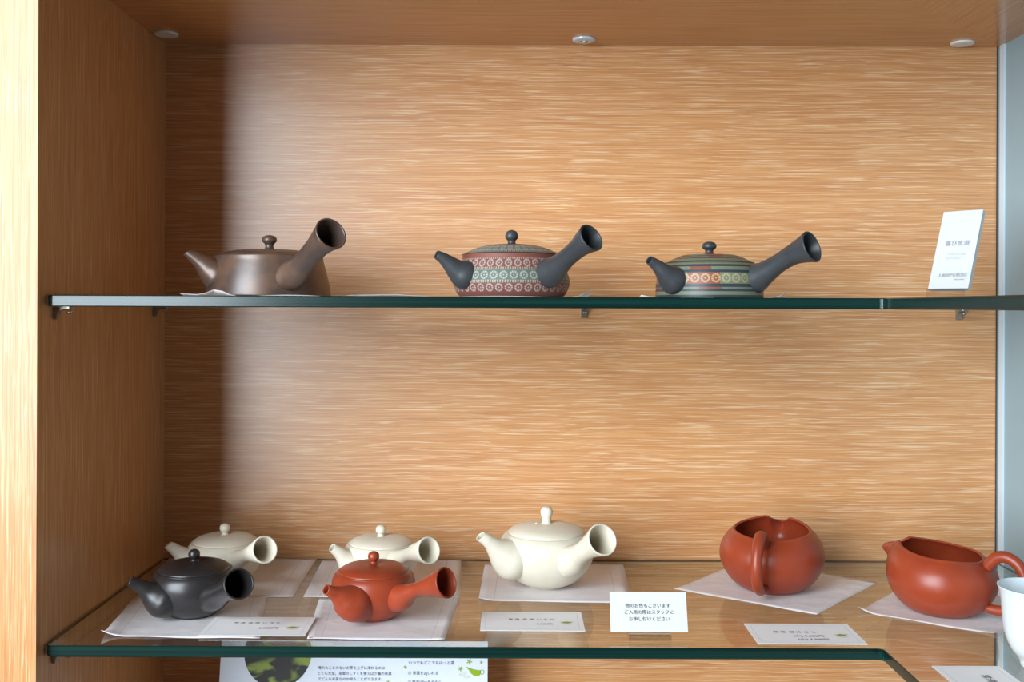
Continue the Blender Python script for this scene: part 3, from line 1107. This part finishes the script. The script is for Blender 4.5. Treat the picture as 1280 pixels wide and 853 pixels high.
# small standing sign on an acrylic easel
yb0 = 0.897
p0 = P(763.6, 790.5, yb0)
p1 = P(860, 790.3, yb0)
w = (p1 - p0).length
tilt = math.radians(20)
ey = Vector((0, math.sin(tilt), math.cos(tilt)))
h = 0.0345
sg = framed('sign_board', p0, (p1 - p0), ey, w, h, 0.0018, M['sign'], 'small white sign with three lines of text on a clear stand', 'sign', side=M['sign_plain'])
print_text(sg, '他のお色もございます', 0.49 * w, 0.665 * h, 0.585 * w, M['black_print'])
print_text(sg, 'ご入用の際はスタッフに', 0.505 * w, 0.50 * h, 0.635 * w, M['black_print'])
print_text(sg, 'お申し付けください', 0.505 * w, 0.33 * h, 0.53 * w, M['black_print'])


def easel(centre, ex, back, zs, wid, lip_z, tilt, card_t, high, label):
    """clear acrylic stand: foot plate, front lip and an inclined back plate; local Y points away from the reader"""
    root = empty('acrylic_stand', (centre.x, centre.y, zs))
    root.rotation_euler = (0, 0, math.atan2(ex.y, ex.x))
    tag(root, label, 'stand', 'clear acrylic card stands')
    t = 0.0016
    hw = wid / 2
    bevel_box('foot_plate', -hw, hw, -0.006, 0.026, 0.0002, 0.0002 + t, M['acrylic'], root, 0.0002)
    bevel_box('front_lip', -hw, hw, -0.006, -0.006 + t, 0.0002 + t, lip_z - 0.0003, M['acrylic'], root, 0.0002)
    bevel_box('ledge', -hw, hw, -0.006 + t, 0.004, lip_z - 0.0003 - t, lip_z - 0.0003, M['acrylic'], root, 0.0002)
    # inclined plate behind the card
    s, c = math.sin(tilt), math.cos(tilt)
    off = card_t / c + 0.0004
    prof = [(off, lip_z), (off + t / c, lip_z), (off + t / c + high * s, lip_z + high * c), (off + high * s, lip_z + high * c)]
    v = [(x, y, z) for x in (-hw, hw) for y, z in prof]
    f = [(0, 1, 2, 3), (7, 6, 5, 4)] + [(i, 4 + i, 4 + (i + 1) % 4, (i + 1) % 4) for i in range(4)]
    link_mesh('back_plate', v, f, M['acrylic'], root, smooth=False)
    return root


mid = (p0 + p1) / 2
ZS = ZC + Z2
easel(Vector((mid.x, mid.y, 0)), Vector((1, 0, 0)), None, ZS, 0.038, p0.z - ZS, tilt, 0.0018, 0.020, 'clear acrylic stand holding the small three-line sign')

# tall slab sign on the upper shelf, turned to the side
yq = 1.03
q0 = P(1160, 358, yq)
q1 = P(1210, 357, yq - 0.030)
ex = Vector((q1.x - q0.x, q1.y - q0.y, 0)).normalized()
w = Vector((q1.x - q0.x, q1.y - q0.y, 0)).length
nb = Vector((-ex.y, ex.x, 0))                       # away from the reader
tl = math.radians(24)
ey = nb * math.sin(tl) + Vector((0, 0, 1)) * math.cos(tl)
h = 0.0895
zlift = ZC + Z1 + 0.0115
q0.z = zlift
sg = framed('sign_slab', q0, ex, ey, w, h, 0.0062, M['sign_plain'], 'tall white slab sign leaning on the upper shelf by the grey panel', 'sign', side=M['sign_plain'])
print_text(sg, '喜び急須', 0.52 * w, 0.575 * h, 0.60 * w, M['soft_print'])
print_text(sg, 'YOROKOBI', 0.54 * w, 0.435 * h, 0.46 * w, M['faint_print'])
print_text(sg, 'KYUSU', 0.50 * w, 0.385 * h, 0.34 * w, M['faint_print'])
print_text(sg, '3,800円(税別)', 0.56 * w, 0.165 * h, 0.70 * w, M['soft_print'])
print_text(sg, '(税込4,180円)', 0.74 * w, 0.11 * h, 0.24 * w, M['soft_print'])
mid = q0 + ex * (w / 2)
easel(Vector((mid.x, mid.y, 0)), ex, None, ZC + Z1, w * 0.96, 0.0115, tl, 0.0062, 0.040, 'clear acrylic stand holding the tall white slab sign')

# leaflet leaning on the back wall under the lower shelf
hb = 0.213
lean = math.asin((1.165 - 1.115) / hb)
yt, ybt = 1.125, 1.085
lean = math.asin((yt - ybt) / hb)
top = P(277, 801, yt)
bl = P(277, 801, yt)
bl = Vector((bl.x, ybt, bl.z - hb * math.cos(lean)))
br_x = P(609.5, 830, 1.118).x
ey = Vector((0, math.sin(lean), math.cos(lean)))
lw = br_x - bl.x
lf = framed('leaflet', bl, X, ey, lw, hb, 0.0005, M['leaflet'], 'printed pale leaflet with round tea-leaf photo under the lower shelf', 'leaflet')
ez = X.cross(ey)


def lp(px, py):
    q = on_plane(px, py, bl, ez) - bl
    return q.dot(X), q.dot(ey)


def leaf_photo_mat():
    m, nt, b = new_mat('tea_leaf_print')
    vec, x, y, z = coords(nt)
    n1 = noise(nt, vec, 48, 1, 0.4, mapping=(1.0, 1.6, 1.0), dist=0.8)
    n2 = noise(nt, vec, 24, 1, 0.4)
    fac = n1.smooth(0.45, 0.68) * n2.smooth(0.40, 0.52)
    c = mixc(nt, fac, srgb(30, 26, 22), srgb(128, 146, 52))
    nt.links.new(c, b.inputs['Base Color'])
    b.inputs['Roughness'].default_value = 0.6
    return m


M['leaf_photo'] = leaf_photo_mat()
cu, cv = lp(347.5, 816)
ru = lp(389.5, 816)[0] - cu
pts = []
for i in range(64):
    a_ = 2 * PI * i / 64
    u_, v_ = cu + ru * math.cos(a_), cv + ru * math.sin(a_)
    pts.append((u_, min(v_, hb - 0.0005)))
print_poly(lf, [pts], M['leaf_photo'], name='round_photo')
for body, x0, x1, y in (('淹れたことのないお茶を上手に淹れるのは', 397.5, 481, 835), ('とても大変。茶葉のしずくを使えば少量の茶葉', 397.5, 489.5, 842), ('でどんなお茶なのか知ることができます。', 397.5, 478, 849),
                        ('いつでもどこでもほっと茶', 511, 568, 828.8), ('① 茶葉を2gいれる', 510, 547.5, 842), ('② 熱湯100ccをそそぐ', 510, 551, 852.5)):
    u0, v0 = lp(x0, y)
    u1, _ = lp(x1, y)
    print_text(lf, body, (u0 + u1) / 2, v0, u1 - u0, M['black_print'])


def flower(px, py, r, mat):
    u0, v0 = lp(px, py)
    r = r * 1.118 / F
    ps = []
    for i in range(50):
        a_ = 2 * PI * i / 50
        rr = r * (0.62 + 0.38 * math.cos(5 * a_ + 0.6))
        ps.append((u0 + rr * math.cos(a_), v0 + rr * math.sin(a_)))
    print_poly(lf, [ps], mat, name='printed_flower')


for px, py, r in ((506.5, 834.5, 2.6), (575.5, 836.6, 3.2), (586.5, 827.5, 3.8), (601.5, 828.4, 2.2), (485, 853, 2.4)):
    flower(px, py, r, M['green_print'])
jug = [(582, 834), (585, 834.6), (590, 836.6), (596, 837.8), (601.2, 838.2), (600, 844.4), (597.5, 845.4), (592.5, 845), (589, 842.6), (586, 838)]
loops = [[lp(*q) for q in reversed(jug)]]
ring_o = [(602.6 + 2.6 * math.cos(t * PI / 8), 840.6 + 3.2 * math.sin(t * PI / 8)) for t in range(17)]
ring_i = [(602.6 + 1.9 * math.cos(t * PI / 8), 840.6 + 2.5 * math.sin(t * PI / 8)) for t in range(17)]
for i in range(16):
    loops.append([lp(*ring_o[i]), lp(*ring_i[i]), lp(*ring_i[i + 1]), lp(*ring_o[i + 1])])
print_poly(lf, loops, M['green_print'], name='printed_teapot')
u0, v0 = lp(579, 843)
print_text(lf, 'HOT', u0, v0, 10 * 1.118 / F, M['pale_green_print'], rot=0.12)
u0, v0 = lp(583, 846.6)
print_text(lf, 'TEA', u0, v0, 9 * 1.118 / F, M['pale_green_print'], rot=0.12)
